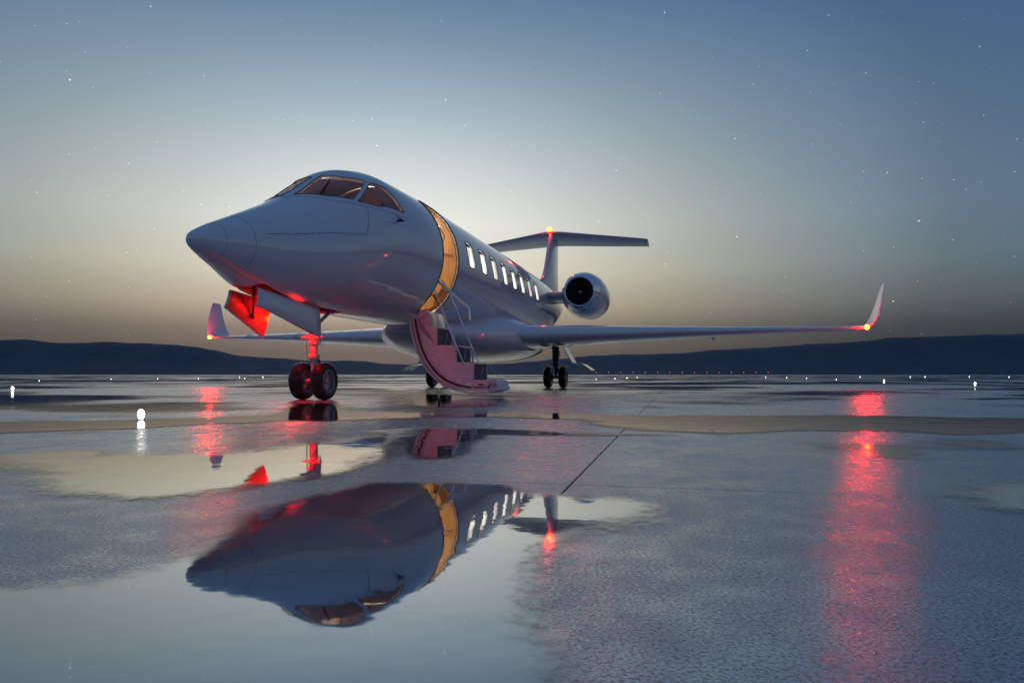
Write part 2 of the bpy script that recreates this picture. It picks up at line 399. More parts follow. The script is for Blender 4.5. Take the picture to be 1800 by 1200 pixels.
# hills along the horizon
ridge_px = [(-900, 585), (-500, 588), (-200, 594), (0, 598), (45, 596), (90, 603), (150, 602), (180, 600), (240, 603), (310, 605), (345, 609), (385, 617), (420, 625), (470, 628), (540, 633), (620, 634), (700, 640), (780, 644), (860, 640), (950, 634), (1040, 624),
            (1100, 622.5), (1200, 621), (1250, 615), (1350, 611), (1420, 604), (1500, 601), (1560, 594), (1640, 591), (1720, 588), (1800, 587), (2000, 583), (2300, 590), (2700, 596)]
DH = 3200.
rx = np.array([(q[0] - 900) / F * DH for q in ridge_px]); rz = np.array([(658.5 - q[1]) / F * DH for q in ridge_px])
nx = 360; xs = np.linspace(rx[0], rx[-1], nx); base = np.interp(xs, rx, rz)
base = base + (fbm(xs * .012, xs * 0 + 2.2, 3, 5) - .5) * 9
hv = []; prof = [(-900, 0.0), (-620, .22), (-380, .52), (-160, .84), (0, 1.0), (300, .9), (900, .3)]
for (dy, fr) in prof:
    jit = (fbm(xs * .006 + dy, xs * 0 + dy * .01, 8, 4) - .5) * 26 * (1 if 0 < fr < 1 else 0)
    for k in range(nx): hv.append((xs[k] * (1 + dy / DH * .4), DH + dy, max(-1, base[k] * fr + jit[k] * fr - (1 if fr == 0 else 0))))
hf = [(i * nx + k, i * nx + k + 1, (i + 1) * nx + k + 1, (i + 1) * nx + k) for i in range(len(prof) - 1) for k in range(nx - 1)]
noisy('hazy_forest', (.044, .072, .112), rough=.95, amt=.35, scale=.01)  # distance haze is mixed into this blue base colour
tag(mesh_obj('hills', hv, hf, 'hazy_forest'), 'dark blue range of low hills along the horizon', 'hills', kind='structure')

# ================================================================== THE JET
TH = math.atan(313 / F)
jet = bpy.data.objects.new('private_jet', None); COL.objects.link(jet)
jet.location = (-2.5497, 9.0, 0); jet.rotation_euler = (0, 0, -TH)
tag(jet, 'white twin-engine business jet parked on the wet apron with its airstair down', 'jet')
# local axes: x to port, y aft from the nose wheel, z up

ST = [  # y, top z, bottom z, half width, height of greatest width
    (-2.295, 1.648, 1.642, .004, 1.645), (-2.291, 1.669, 1.621, .026, 1.645), (-2.279, 1.692, 1.598, .052, 1.645), (-2.255, 1.716, 1.572, .080, 1.645), (-2.20, 1.750, 1.542, .117, 1.645), (-2.05, 1.825, 1.485, .180, 1.655), (-1.72, 1.970, 1.378, .308, 1.675),
    (-1.30, 2.151, 1.247, .486, 1.690), (-.84, 2.356, 1.178, .653, 1.745), (-.45, 2.562, 1.153, .770, 1.825), (0, 2.845, 1.140, .884, 1.945), (.45, 3.075, 1.133, .960, 2.055), (1.0, 3.178, 1.128, 1.010, 2.125), (1.7, 3.195, 1.125, 1.040, 2.165),
    (2.4, 3.217, 1.123, 1.047, 2.17), (8.5, 3.217, 1.123, 1.047, 2.17), (9.6, 3.21, 1.15, 1.04, 2.18), (11.2, 3.18, 1.30, .98, 2.24), (13, 3.13, 1.58, .83, 2.36), (15, 3.06, 2.02, .56, 2.55), (16.8, 2.98, 2.50, .25, 2.75), (17.4, 2.9, 2.74, .06, 2.82)]
fy = [s[0] for s in ST]
fT, fB, fW, fM = [pchip(fy, [s[k] for s in ST]) for k in (1, 2, 3, 4)]
def skin(y, ph, off=0.):
    zt, zb, w, zm = fT(y) + off, fB(y) - off, fW(y) + off, fM(y)
    s = math.sin(ph); return (w * math.cos(ph), y, zm + (zt - zm) * s if s >= 0 else zm + (zm - zb) * s)
ys = sorted(set([-2.295, -2.2935, -2.291, -2.287, -2.282, -2.275, -2.265, -2.25, -2.23, -2.21] + list(np.round(np.arange(-2.19, 3.0, .06), 4)) + list(np.round(np.arange(3.0, 9.0, .2), 4)) + list(np.round(np.arange(9.0, 17.41, .15), 4))))
NP = 112
fv = [skin(y, 2 * math.pi * k / NP) for y in ys for k in range(NP)]
ff = [(i * NP + k, i * NP + (k + 1) % NP, (i + 1) * NP + (k + 1) % NP, (i + 1) * NP + k) for i in range(len(ys) - 1) for k in range(NP)]
ff.append(tuple(range(NP))); ff.append(tuple((len(ys) - 1) * NP + k for k in range(NP - 1, -1, -1)))
fus = mesh_obj('fuselage', fv, ff, 'paint', jet)
fus.data.materials.append(MAT['lining'])
BVH_F = BVHTree.FromPolygons([Vector(v) for v in fv], ff[:-2])
ref_me = fus.data.copy()
ref_me.calc_loop_triangles()
tris = [tuple(t_.vertices) for t_ in ref_me.loop_triangles]; vnorm = [v.normal.copy() for v in ref_me.vertices]
rv = [v.co.copy() for v in ref_me.vertices]
BVH_T = BVHTree.FromPolygons(rv, tris)
def smooth_normal(co):
    loc, nr, idx, dist = BVH_T.find_nearest(co)
    if loc is None or dist > .003: return None
    a, b, c_ = tris[idx]
    A, B, C_ = rv[a], rv[b], rv[c_]
    v0, v1, v2 = B - A, C_ - A, loc - A
    d00, d01, d11, d20, d21 = v0.dot(v0), v0.dot(v1), v1.dot(v1), v2.dot(v0), v2.dot(v1)
    den = d00 * d11 - d01 * d01
    if abs(den) < 1e-14: return nr
    v = (d11 * d20 - d01 * d21) / den; w = (d00 * d21 - d01 * d20) / den
    return (vnorm[a] * (1 - v - w) + vnorm[b] * v + vnorm[c_] * w).normalized()

def skin_hit(x, y, z, dx, dy, dz):
    h = BVH_F.ray_cast(Vector((x, y, z)), Vector((dx, dy, dz)).normalized()); return h[0], h[1]

# window outlines given on the side of the body as (y, z)
WIN = [(3.46 + .764 * k) for k in range(8)]
def win_outline(yc, grow=0.):
    w, z0, z1 = .18 + grow, 2.16 - grow, 2.60 + grow
    return rounded([(yc - w, z0), (yc + w, z0), (yc + w, z1), (yc - w, z1)], .09 + grow, 5)
DOOR = rounded([(2.0, 1.30), (2.72, 1.30), (2.72, 3.03), (2.0, 3.03)], .16, 6)
WSH = [(-.62, .36, 0), ]
cut = MB()
for yc in WIN:
    cut.prism(win_outline(yc), 'x', .62, 1.4); cut.prism(win_outline(yc), 'x', -1.4, -.62)
cut.prism(DOOR, 'x', .3, 1.4)
# cockpit glazing: corner points on the skin (y, angle above the port side)
def glaze(cor, rad=.05, n=4):                # cor: list of (y, phi deg)
    return rounded(cor, rad, n)
WS_FRONT = [(-.59, 84), (-.41, 61), (-.13, 43.2), (.36, 54.5), (.15, 69.5), (.07, 86)]
WS_SIDE = [(-.085, 39.8), (.21, 29.7), (.79, 23.4), (.73, 37.9), (.65, 47.5), (.425, 52)]
def panel(cor, rad_=.022):
    # densify along edges so the outline follows the skin
    pts = []
    sc = [(a * 1.0, b * .0175) for a, b in cor]
    rp = rounded(sc, rad_, 4)
    for i in range(len(rp)):
        a, b = rp[i], rp[(i + 1) % len(rp)]; L = math.hypot(b[0] - a[0], b[1] - a[1]); n = max(1, int(L / .05))
        for k in range(n): pts.append((a[0] + (b[0] - a[0]) * k / n, (a[1] + (b[1] - a[1]) * k / n)))
    return pts
def glaze_cutter(mb, cor, mirror=False):
    pts = panel(cor); n = len(pts); out = []; inn = []
    for (y, ph) in pts:
        out.append(skin(y, ph, .12)); inn.append(skin(y, ph, -.14))
    cy = sum(q[0] for q in pts) / n; cp = sum(q[1] for q in pts) / n
    v = out + inn
    if mirror: v = [(-a, b, c_) for a, b, c_ in v]
    f = [(k, (k + 1) % n, n + (k + 1) % n, n + k) for k in range(n)] + [tuple(range(n)), tuple(range(2 * n - 1, n - 1, -1))]
    mb.add(v, f)
for cor in (WS_FRONT, WS_SIDE):
    glaze_cutter(cut, cor); glaze_cutter(cut, cor, True)
# nose wheel bay
cut.prism(rounded([(-.21, -1.42), (.21, -1.42), (.21, .42), (-.21, .42)], .10, 4), 'z', .9, 1.62)

def boolean(o, mb, thick):
    c_ = mesh_obj('cutter', mb.v, mb.f, None, None, smooth=False); par = o.parent; o.parent = None
    if thick:
        s = o.modifiers.new('shell', 'SOLIDIFY'); s.thickness = thick; s.offset = -1; s.material_offset = 1; s.material_offset_rim = 0
    b = o.modifiers.new('cut', 'BOOLEAN'); b.operation = 'DIFFERENCE'; b.object = c_; b.solver = 'EXACT'
    dg = bpy.context.evaluated_depsgraph_get()
    me = bpy.data.meshes.new_from_object(o.evaluated_get(dg))
    o.modifiers.clear(); o.data = me; o.parent = par; bpy.data.objects.remove(c_)
    return o
boolean(fus, cut, .035)
me = fus.data
me.polygons.foreach_set('use_smooth', [True] * len(me.polygons))
me.set_sharp_from_angle(angle=R(35))
nrm = [None] * len(me.loops)
for pl in me.polygons:
    for li in pl.loop_indices:
        co = me.vertices[me.loops[li].vertex_index].co
        n_ = smooth_normal(co) if pl.material_index == 0 else None
        nrm[li] = n_ if (n_ is not None and n_.dot(pl.normal) > .75) else me.corner_normals[li].vector.copy()
me.normals_split_custom_set([tuple(q) for q in nrm])

def patch(name, pts, off, mat, parent, mirror=False, solid=0.):
    """a sheet following the skin inside an outline given as (y, phi)"""
    n = len(pts); cy = sum(q[0] for q in pts) / n; cp = sum(q[1] for q in pts) / n
    v = []; f = []; K = 7
    for k in range(K):
        s = 1 - k / K
        for (y, ph) in pts: v.append(skin(cy + (y - cy) * s, cp + (ph - cp) * s, off))
    v.append(skin(cy, cp, off))
    for k in range(K - 1):
        for j in range(n): f.append((k * n + j, k * n + (j + 1) % n, (k + 1) * n + (j + 1) % n, (k + 1) * n + j))
    for j in range(n): f.append(((K - 1) * n + j, (K - 1) * n + (j + 1) % n, K * n))
    if mirror: v = [(-a, b, c_) for a, b, c_ in v]
    return mesh_obj(name, v, f, mat, parent)
for mir in (False, True):
    sg = -1 if mir else 1
    for nm, cor in (('windshield', WS_FRONT), ('cockpit_side_window', WS_SIDE)):
        pts = panel(cor)
        w = patch(nm, pts, -.02, 'cockpit_glass', jet, mir)
        fr = MB(); ring = [skin(y, ph, .002) for (y, ph) in pts]; ring = [(sg * a, b, c_) for a, b, c_ in ring]
        fr.tube(ring + [ring[0]], .006, 6, cap=False); fr.build('window_seal', 'seam', w)
# cabin windows: recessed frame, lit pane, blind
def side_pt(y, z, sg, off):
    # point on the skin at height z (constant section)
    w, zm, zt, zb = fW(y), fM(y), fT(y), fB(y)
    s = (z - zm) / ((zt - zm) if z > zm else (zm - zb)); c_ = math.sqrt(max(0, 1 - s * s))
    n_ = Vector((c_ * w, 0, s * w)).normalized()
    return Vector((sg * (w * c_ + n_.x * off), y, z + n_.z * off))
def side_patch(name, outline, sg, off, mat, parent):
    n = len(outline); cy = sum(q[0] for q in outline) / n; cz = sum(q[1] for q in outline) / n; K = 6
    v = [side_pt(cy + (y - cy) * (1 - k / K), cz + (z - cz) * (1 - k / K), sg, off) for k in range(K) for (y, z) in outline] + [side_pt(cy, cz, sg, off)]
    f = [(k * n + j, k * n + (j + 1) % n, (k + 1) * n + (j + 1) % n, (k + 1) * n + j) for k in range(K - 1) for j in range(n)] + [((K - 1) * n + j, (K - 1) * n + (j + 1) % n, K * n) for j in range(n)]
    return mesh_obj(name, v, f, mat, parent)
for sg in (1, -1):
    for i, yc in enumerate(WIN):
        w = side_patch('cabin_window', win_outline(yc, .01), sg, -.030, 'lit_pane', jet)
        ol = win_outline(yc, .002); fr = MB(); ring = [side_pt(y, z, sg, .001) for (y, z) in ol]
        fr.tube(ring + [ring[0]], .009, 6, cap=False); fr.build('window_frame', 'seam', w)
        bl = rounded([(yc - .16, 2.53), (yc + .16, 2.53), (yc + .16, 2.595), (yc - .16, 2.595)], .03, 2)
        side_patch('window_blind', bl, sg, -.022, 'seam', w)

# cockpit interior
cb = jet
def disc_wall(name, y, mat, inset=.045, hole=None, ph0=0):
    ring = [skin(y, 2 * math.pi * k / 64, -inset) for k in range(64)]
    v = ring + [(a, b + .02, c_) for a, b, c_ in ring]
    f = [tuple(range(64)), tuple(range(127, 63, -1))] + [(k, (k + 1) % 64, 64 + (k + 1) % 64, 64 + k) for k in range(64)]
    return mesh_obj(name, v, f, mat, cb, smooth=False)
disc_wall('cockpit_bulkhead', 1.62, 'lining')
disc_wall('galley_bulkhead', 2.90, 'wood')
q = MB(); q.box((-.52, -.50, 1.75), (.52, -.30, 2.18)); bevel(q.build('instrument_panel', 'black', jet, smooth=False), .03)
for s in (-1, 1):
    q = MB(); q.prism(rounded([(s * .42 - .22, 2.0), (s * .42 + .22, 2.0), (s * .42 + .20, 2.5), (s * .42 + .13, 2.74), (s * .42 - .13, 2.74), (s * .42 - .20, 2.5)], .08, 4), 'y', .80, .92)
    bevel(q.build('pilot_seat', 'leather', jet, smooth=False), .03)
q = MB(); q.box((-.3, -.25, 1.90), (.3, .1, 1.915)); q.build('cockpit_floodlight', 'cockpit_lamp', jet, smooth=False)
q = MB(); q.box((-.58, 1.66, 1.32), (.58, 2.895, 1.35)); q.build('vestibule_floor', 'wood', jet, smooth=False)
q = MB(); q.box((-.25, 1.76, 3.02), (.25, 2.15, 3.035)); q.build('vestibule_ceiling_light', 'cabin_lamp', jet, smooth=False)
# wooden lining of the vestibule (inner skin around the doorway)
v = []; f = []; yy = [2.705, 2.76, 2.83, 2.898]; ph = [math.radians(-52 + 112 * k / 40) for k in range(41)]
for y in yy:
    for a in ph: v.append(skin(y, a, -.042))
for i in range(len(yy) - 1):
    for k in range(40): f.append((i * 41 + k, i * 41 + k + 1, (i + 1) * 41 + k + 1, (i + 1) * 41 + k))
mesh_obj('door_jamb', v, f, 'wood', jet)
# galley details on the bulkhead: cabinet roundels, handle, shelf line
for (p_, z_, r_) in ((.60, 1.78, .15), (.50, 1.52, .12)):
    q = MB(); q.lathe([(.001, 2.76), (r_ * .88, 2.76), (r_, 2.785), (r_, 2.9)], 'y', (p_, 0, z_), 28); q.build('galley_knob', 'wood', jet, angle=30)
q = MB(); q.tube([(.55, 2.86, 2.36), (.88, 2.86, 2.29)], .010, 8); q.build('galley_handle', 'chrome', jet)
q = MB(); q.box((.1, 2.84, 1.40), (.85, 2.9, 1.415)); q.build('galley_shelf', 'wood', jet, smooth=False)
pts = [(.40, 2.894, 2.95), (.62, 2.894, 2.80), (.74, 2.894, 2.62), (.72, 2.894, 2.52), (.60, 2.894, 2.47), (.3, 2.894, 2.45)]
q = MB(); q.tube(pts, .006, 6); q.build('panel_seam', 'seam', jet)
# black rubber seal and bright inner trim of the doorway
dl = []
for i in range(len(DOOR)):
    a, b = DOOR[i], DOOR[(i + 1) % len(DOOR)]; L = math.hypot(b[0] - a[0], b[1] - a[1]); n = max(1, int(L / .04))
    for k in range(n): dl.append((a[0] + (b[0] - a[0]) * k / n, a[1] + (b[1] - a[1]) * k / n))
q = MB(); ring = [side_pt(y, z, 1, .002) for y, z in dl]; q.tube(ring + [ring[0]], .009, 8, cap=False); q.build('door_seal', 'black', jet)
q = MB(); cy, cz = 2.32, 2.18
ring = [side_pt(cy + (y - cy) * .965, cz + (z - cz) * .985, 1, -.012) for y, z in dl]; q.tube(ring + [ring[0]], .007, 6, cap=False); q.build('door_trim', 'stairs_plate', jet)

# panel seams on the nose
def ring_seam(y, a0=0, a1=360, r=.0028):
    n = 64; q = MB(); q.tube([skin(y, math.radians(a0 + (a1 - a0) * k / n), -.0012) for k in range(n + 1)], r, 5); q.build('panel_seam', 'seam', jet)
ring_seam(-2.0); ring_seam(-1.69, -85, 85)
q = MB(); q.tube([skin(-.17 + .2 * k / 12, R(10.1 + 24 * k / 12), -.001) for k in range(13)], .0035, 5); q.build('panel_seam', 'seam', jet)
HL = pchip([-1.55, -.91, -.17], [20.7, 19.5, 10.1])
q = MB(); q.tube([skin(-1.55 + 1.38 * k / 30, R(HL(-1.55 + 1.38 * k / 30)), -.001) for k in range(31)], .0035, 5); q.build('panel_seam', 'seam', jet)
fast = MB()
for k in range(14): fast.sphere(skin(-1.5 + .1 * k, R(HL(-1.5 + .1 * k) - 1.6), 0), .005, 6, 4)
fast.build('hatch_fasteners', 'seam', jet)['kind'] = 'stuff'
# pitot probe and windshield wiper
p0 = Vector(skin(.54, R(16.5), 0))
q = MB(); q.tube([p0 - Vector((.02, 0, 0)), p0 + Vector((.06, -.0, 0))], .016, 8); q.tube([p0 + Vector((.065, .05, 0)), p0 + Vector((.065, -.17, .012))], [.012, .007], 8); q.build('pitot_probe', 'black', jet)
for s in (1, -1):
    a = [skin(-.38 + .36 * k / 8, math.radians(66 + 8 * k / 8), -.004) for k in range(9)]
    sl_ = [(-.66, 90), (-.63, 80), (-.58, 69.6), (-.30, 47.3), (.14, 29.1), (.60, 21), (.86, 19.5)]; fp = pchip([u[0] for u in sl_], [u[1] for u in sl_])
    cr = [skin(-.66 + 1.52 * k / 60, R(fp(-.66 + 1.52 * k / 60)), -.004) for k in range(61)]
    q = MB(); q.tube([(s * x_, y_, z_) for x_, y_, z_ in cr], .013, 8); q.build('windshield_sill', 'paint', jet)
    q = MB(); q.tube([(s * x_, y_, z_) for x_, y_, z_ in a], .008, 6); q.build('windshield_wiper', 'black', jet)

# ---------------------------------------------------------------- wings
def airfoil(n=22, t=.12):
    xs = [(1 - math.cos(math.pi * k / n)) / 2 for k in range(n + 1)]
    th = [5 * t * (.2969 * math.sqrt(x) - .126 * x - .3516 * x * x + .2843 * x ** 3 - .1036 * x ** 4) for x in xs]
    up = [(x, y) for x, y in zip(xs, th)]; lo = [(x, -y * .85) for x, y in zip(xs, th)]
    return up[::-1] + lo[1:-1]              # TE -> LE over the top, back underneath
def loft(name, st, mat, parent, sg=1, cap0=False, cap1=True, vertical=False, n=22):
    v = []; rows_ = []
    for (p_, y_, z_, c_, t_, gam, inc) in st:
        af = airfoil(n, t_); nn = (-math.sin(R(gam)), math.cos(R(gam)))
        for (s, h) in af:
            yy_ = y_ + s * c_; dz = -s * c_ * math.tan(R(inc)); v.append((sg * (p_ + nn[0] * (h * c_ + dz)), yy_, z_ + nn[1] * (h * c_ + dz)))
    m_ = len(af); f = []
    for i in range(len(st) - 1):
        for k in range(m_): f.append((i * m_ + k, i * m_ + (k + 1) % m_, (i + 1) * m_ + (k + 1) % m_, (i + 1) * m_ + k))
    if cap0: f.append(tuple(range(m_)))
    if cap1: f.append(tuple((len(st) - 1) * m_ + k for k in range(m_)))
    return mesh_obj(name, v, f, mat, parent, angle=50)
SW = math.tan(R(27))
def le(p_): return 9.13 - (8.5 - p_) * SW
WST = [(.5, le(.5) - .25, 1.11, 4.3, .135, 0, 1.2), (1.2, le(1.2) - .1, 1.125, 3.8, .14, 0, 1.2), (2.0, le(2.0), 1.15, 3.25, .148, 2, 1.0), (3.5, le(3.5), 1.20, 2.5, .142, 2, .7), (5.5, le(5.5), 1.272, 1.85, .122, 2, .3), (7.5, le(7.5), 1.342, 1.32, .10, 2, 0), (8.35, le(8.35), 1.378, 1.12, .10, 4, 0)]
WLT = [(8.35, le(8.35), 1.378, 1.12, .10, 4, 0), (8.52, 9.15, 1.395, 1.08, .09, 14, 0), (8.66, 9.21, 1.445, 1.03, .08, 32, 0), (8.77, 9.29, 1.54, .97, .075, 52, 0), (8.85, 9.38, 1.68, .88, .07, 62, 0), (8.96, 9.59, 1.98, .68, .07, 66, 0), (9.06, 9.82, 2.28, .5, .07, 68, 0), (9.12, 9.98, 2.46, .36, .07, 68, 0)]
for sg in (1, -1):
    wing = loft('wing', WST, 'paint', jet, sg, cap0=True, cap1=False)
    loft('winglet', WLT, 'paint', wing, sg, cap0=False, cap1=True)
    q = MB(); q.sphere((sg * 8.53, 9.08, 1.385), .052, 14, 10); q.build('wingtip_light', 'red_lamp', wing)
    for p_ in (4.65, 6.75):
        q = MB(); i = [k for k in range(len(WST) - 1) if WST[k][0] <= p_ <= WST[k + 1][0]][0]; A, B = WST[i], WST[i + 1]; u = (p_ - A[0]) / (B[0] - A[0])
        y_, z_, c_ = [A[k] + (B[k] - A[k]) * u for k in (1, 2, 3)]
        af = [(s, h) for s, h in airfoil(22, .135) if s < .22]
        poly = [(y_ + (s - .012) * c_, z_ + h * c_) for s, h in af if h >= -.03]
        q.prism([(a, b) for a, b in poly], 'x', sg * p_ - .008, sg * p_ + .008); q.build('stall_fence', 'paint', wing, smooth=False)
    for k in range(9):                       # joints between the leading edge panels
        p_ = 2.45 + .68 * k; i = [j for j in range(len(WST) - 1) if WST[j][0] <= p_ <= WST[j + 1][0]][0]; A, B = WST[i], WST[i + 1]; u = (p_ - A[0]) / (B[0] - A[0])
        y_, z_, c_, t_ = [A[j] + (B[j] - A[j]) * u for j in (1, 2, 3, 4)]
        q = MB(); q.tube([(sg * p_, y_ + s * c_ + .001, z_ + h * c_) for s, h in airfoil(22, t_) if s < .14], .0022, 5); q.build('panel_seam', 'seam', wing)
    # flap track fairings
    for p_ in (3.3, 5.2):
        i = [k for k in range(len(WST) - 1) if WST[k][0] <= p_ <= WST[k + 1][0]][0]; A, B = WST[i], WST[i + 1]; u = (p_ - A[0]) / (B[0] - A[0])
        y_, z_, c_ = [A[k] + (B[k] - A[k]) * u for k in (1, 2, 3)]
        q = MB(); L = .75
        q.lathe([(.002, 0), (.035, .06), (.06, .2), (.065, .4), (.045, .65), (.004, L)], 'y', (sg * p_, y_ + c_ * .68, z_ - .075), 14); q.build('flap_fairing', 'paint', wing)

# belly fairing and wing root fillets
BF = [  # y, half width, bottom z, top z
    (2.9, .30, 1.06, 1.20), (3.4, .62, .93, 1.25), (4.1, .95, .78, 1.34), (4.9, 1.22, .67, 1.48), (5.6, 1.42, .62, 1.60), (6.4, 1.50, .605, 1.65), (7.4, 1.48, .61, 1.63), (8.4, 1.38, .65, 1.58), (9.3, 1.22, .74, 1.52), (10.2, .97, .93, 1.5), (11.0, .62, 1.15, 1.5), (11.5, .25, 1.35, 1.55)]
b = [pchip([s[0] for s in BF], [s[k] for s in BF]) for k in (1, 2, 3)]
yy = np.arange(2.9, 11.51, .12); v = []; n = 48
for y in yy:
    w, z0, z1 = b[0](y), b[1](y), b[2](y); zc, hz = (z0 + z1) / 2, (z1 - z0) / 2
    for k in range(n):
        a = 2 * math.pi * k / n; ca, sa = math.cos(a), math.sin(a)
        v.append((w * math.copysign(abs(ca) ** .78, ca), y, zc + hz * math.copysign(abs(sa) ** .9, sa)))
f = [(i * n + k, i * n + (k + 1) % n, (i + 1) * n + (k + 1) % n, (i + 1) * n + k) for i in range(len(yy) - 1) for k in range(n)] + [tuple(range(n)), tuple((len(yy) - 1) * n + k for k in range(n))]
mesh_obj('belly_fairing', v, f, 'paint', jet)
# wheel wells: black sheets on the belly that paint in the openings' shade
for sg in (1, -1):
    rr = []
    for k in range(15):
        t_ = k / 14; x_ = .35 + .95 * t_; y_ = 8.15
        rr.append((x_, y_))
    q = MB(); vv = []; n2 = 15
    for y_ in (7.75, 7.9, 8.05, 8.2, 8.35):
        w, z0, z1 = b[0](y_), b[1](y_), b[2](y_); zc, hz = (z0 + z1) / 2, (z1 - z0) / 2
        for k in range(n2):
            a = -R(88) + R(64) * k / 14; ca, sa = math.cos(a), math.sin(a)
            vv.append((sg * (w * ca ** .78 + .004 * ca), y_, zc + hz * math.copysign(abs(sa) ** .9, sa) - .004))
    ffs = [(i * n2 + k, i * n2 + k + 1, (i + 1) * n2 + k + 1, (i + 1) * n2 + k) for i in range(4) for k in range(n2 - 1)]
    q.add(vv, ffs); q.build('wheel_well_shade', 'black', jet)

# ---------------------------------------------------------------- tail
FIN = [(3.0, 12.7, 4.6, .05), (3.22, 13.5, 3.8, .065), (3.42, 14.2, 3.05, .085), (3.62, 14.55, 2.68, .10), (3.9, 14.82, 2.39, .105), (4.4, 15.15, 2.06, .105), (4.9, 15.46, 1.78, .105), (5.18, 15.64, 1.62, .11)]
v = []
for (z_, y_, c_, t_) in FIN:
    af = airfoil(22, t_)
    for (s, h) in af: v.append((h * c_ / .925, y_ + s * c_, z_))
m_ = len(af); f = [(i * m_ + k, i * m_ + (k + 1) % m_, (i + 1) * m_ + (k + 1) % m_, (i + 1) * m_ + k) for i in range(len(FIN) - 1) for k in range(m_)] + [tuple((len(FIN) - 1) * m_ + k for k in range(m_))]
fin = mesh_obj('tail_fin', v, f, 'paint', jet, angle=50)
q = MB(); q.sphere((0, 15.62, 5.325), .072, 14, 10); q.build('tail_beacon', 'red_lamp_tail', fin)
for sg in (1, -1):
    tp = loft('tailplane', [(.0, 15.66, 5.25, 1.75, .10, 0, 6.5), (.25, 15.79, 5.25, 1.68, .10, 0, 6.5), (3.12, 17.42, 5.19, .95, .09, 0, 7), (3.2, 17.52, 5.19, .86, .06, 0, 7)], 'paint', jet, sg, cap0=False)
    q = MB(); q.box((sg * 3.2 - .01, 17.55, 5.05), (sg * 3.2 + .012, 18.42, 5.2)); bevel(q.build('tip_cap', 'paint_grey', tp, smooth=False), .008)

# ---------------------------------------------------------------- engines
for sg in (1, -1):
    cx, cz = sg * 1.95, 2.45; y0 = 9.62
    q = MB(); q.lathe([(.47, .29), (.497, .30), (.515, .36), (.565, .6), (.60, 1.0), (.605, 1.4), (.575, 2.0), (.50, 2.6), (.41, 3.05), (.38, 3.05), (.36, 2.7)], 'y', (cx, y0, cz), 56)
    eng = q.build('engine_nacelle', 'paint', jet, angle=40)
    q = MB(); q.lathe([(.335, .30), (.332, .16), (.338, .06), (.355, .012), (.375, 0), (.396, .012), (.418, .05), (.452, .15), (.488, .26), (.50, .302)], 'y', (cx, y0, cz), 56); q.build('inlet_lip', 'chrome', eng, angle=60)
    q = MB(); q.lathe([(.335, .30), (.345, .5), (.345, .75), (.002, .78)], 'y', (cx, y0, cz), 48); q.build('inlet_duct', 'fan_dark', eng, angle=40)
    q = MB(); q.lathe([(.002, .20), (.03, .21), (.06, .27), (.085, .36), (.095, .46)], 'y', (cx, y0, cz), 24); q.build('fan_spinner', 'fan', eng)
    blade = None
    for k in range(20):
        if blade is None:
            vv = []
            for i in range(7):
                u = i / 6; r_ = .07 + .265 * u; tw = R(25 + 40 * u); sweep = R(-10 + 22 * u * u); ch = .05 + .035 * u
                for s in (-1, 1):
                    a = sweep + s * math.sin(tw) * ch / r_ * .5
                    vv.append((r_ * math.sin(a), .40 + s * math.cos(tw) * ch, r_ * math.cos(a)))
            blade = mesh_obj('fan_blade', vv, [(2 * i, 2 * i + 1, 2 * i + 3, 2 * i + 2) for i in range(6)], 'fan', eng); o = blade
        else:
            o = blade.copy(); COL.objects.link(o); o.parent = eng
        o.location = (cx, y0, cz); o.rotation_euler = (0, 2 * math.pi * k / 20, 0)
    q = MB(); q.lathe([(.37, 2.75), (.30, 3.1), (.20, 3.5), (.03, 3.75)], 'y', (cx, y0, cz), 32); q.build('exhaust_cone', 'steel', eng)
    # pylon
    vv = []; af = airfoil(16, .12)
    for p_ in (.75, 1.5):
        for (s, h) in af: vv.append((sg * p_, 10.25 + s * 2.3, 2.44 + h * 2.3))
    m_ = len(af); mesh_obj('engine_pylon', vv, [(k, (k + 1) % m_, m_ + (k + 1) % m_, m_ + k) for k in range(m_)], 'paint_grey', eng, angle=50)

# ---------------------------------------------------------------- landing gear
def wheel(parent, c, rad, wid, sg):
    x, y, z = c
    hw = wid / 2
    prof = [(rad * .60, -hw * .80), (rad * .72, -hw * .98), (rad * .86, -hw * .97), (rad * .955, -hw * .74), (rad * .992, -hw * .42), (rad * .985, -hw * .40), (rad * .985, -hw * .34), (rad * .999, -hw * .32), (rad, -hw * .02)]
    prof += [(rad * .988, 0)] + [(r_, -h_) for r_, h_ in prof[::-1]]
    q = MB(); q.lathe(prof, 'x', c, 56); ty = q.build('tyre', 'rubber', parent, angle=30)
    q = MB(); q.lathe([(rad * .62, -hw * .80), (rad * .585, -hw * .86), (rad * .55, -hw * .80), (rad * .52, -hw * .3), (rad * .18, -hw * .2), (rad * .18, -hw * .55), (.002, -hw * .6)][::1], 'x', c, 40)
    q.lathe([(rad * .62, hw * .80), (rad * .585, hw * .86), (rad * .55, hw * .80), (rad * .52, hw * .3), (rad * .18, hw * .2), (rad * .18, hw * .55), (.002, hw * .6)], 'x', c, 40)
    for k in range(9):
        a = 2 * math.pi * k / 9
        for s in (-1, 1): q.lathe([(.0125, s * hw * .2), (.012, s * hw * .34), (.001, s * hw * .34)], 'x', (x, y + math.cos(a) * rad * .36, z + math.sin(a) * rad * .36), 8)
    q.build('rim', 'rim', parent, angle=30)
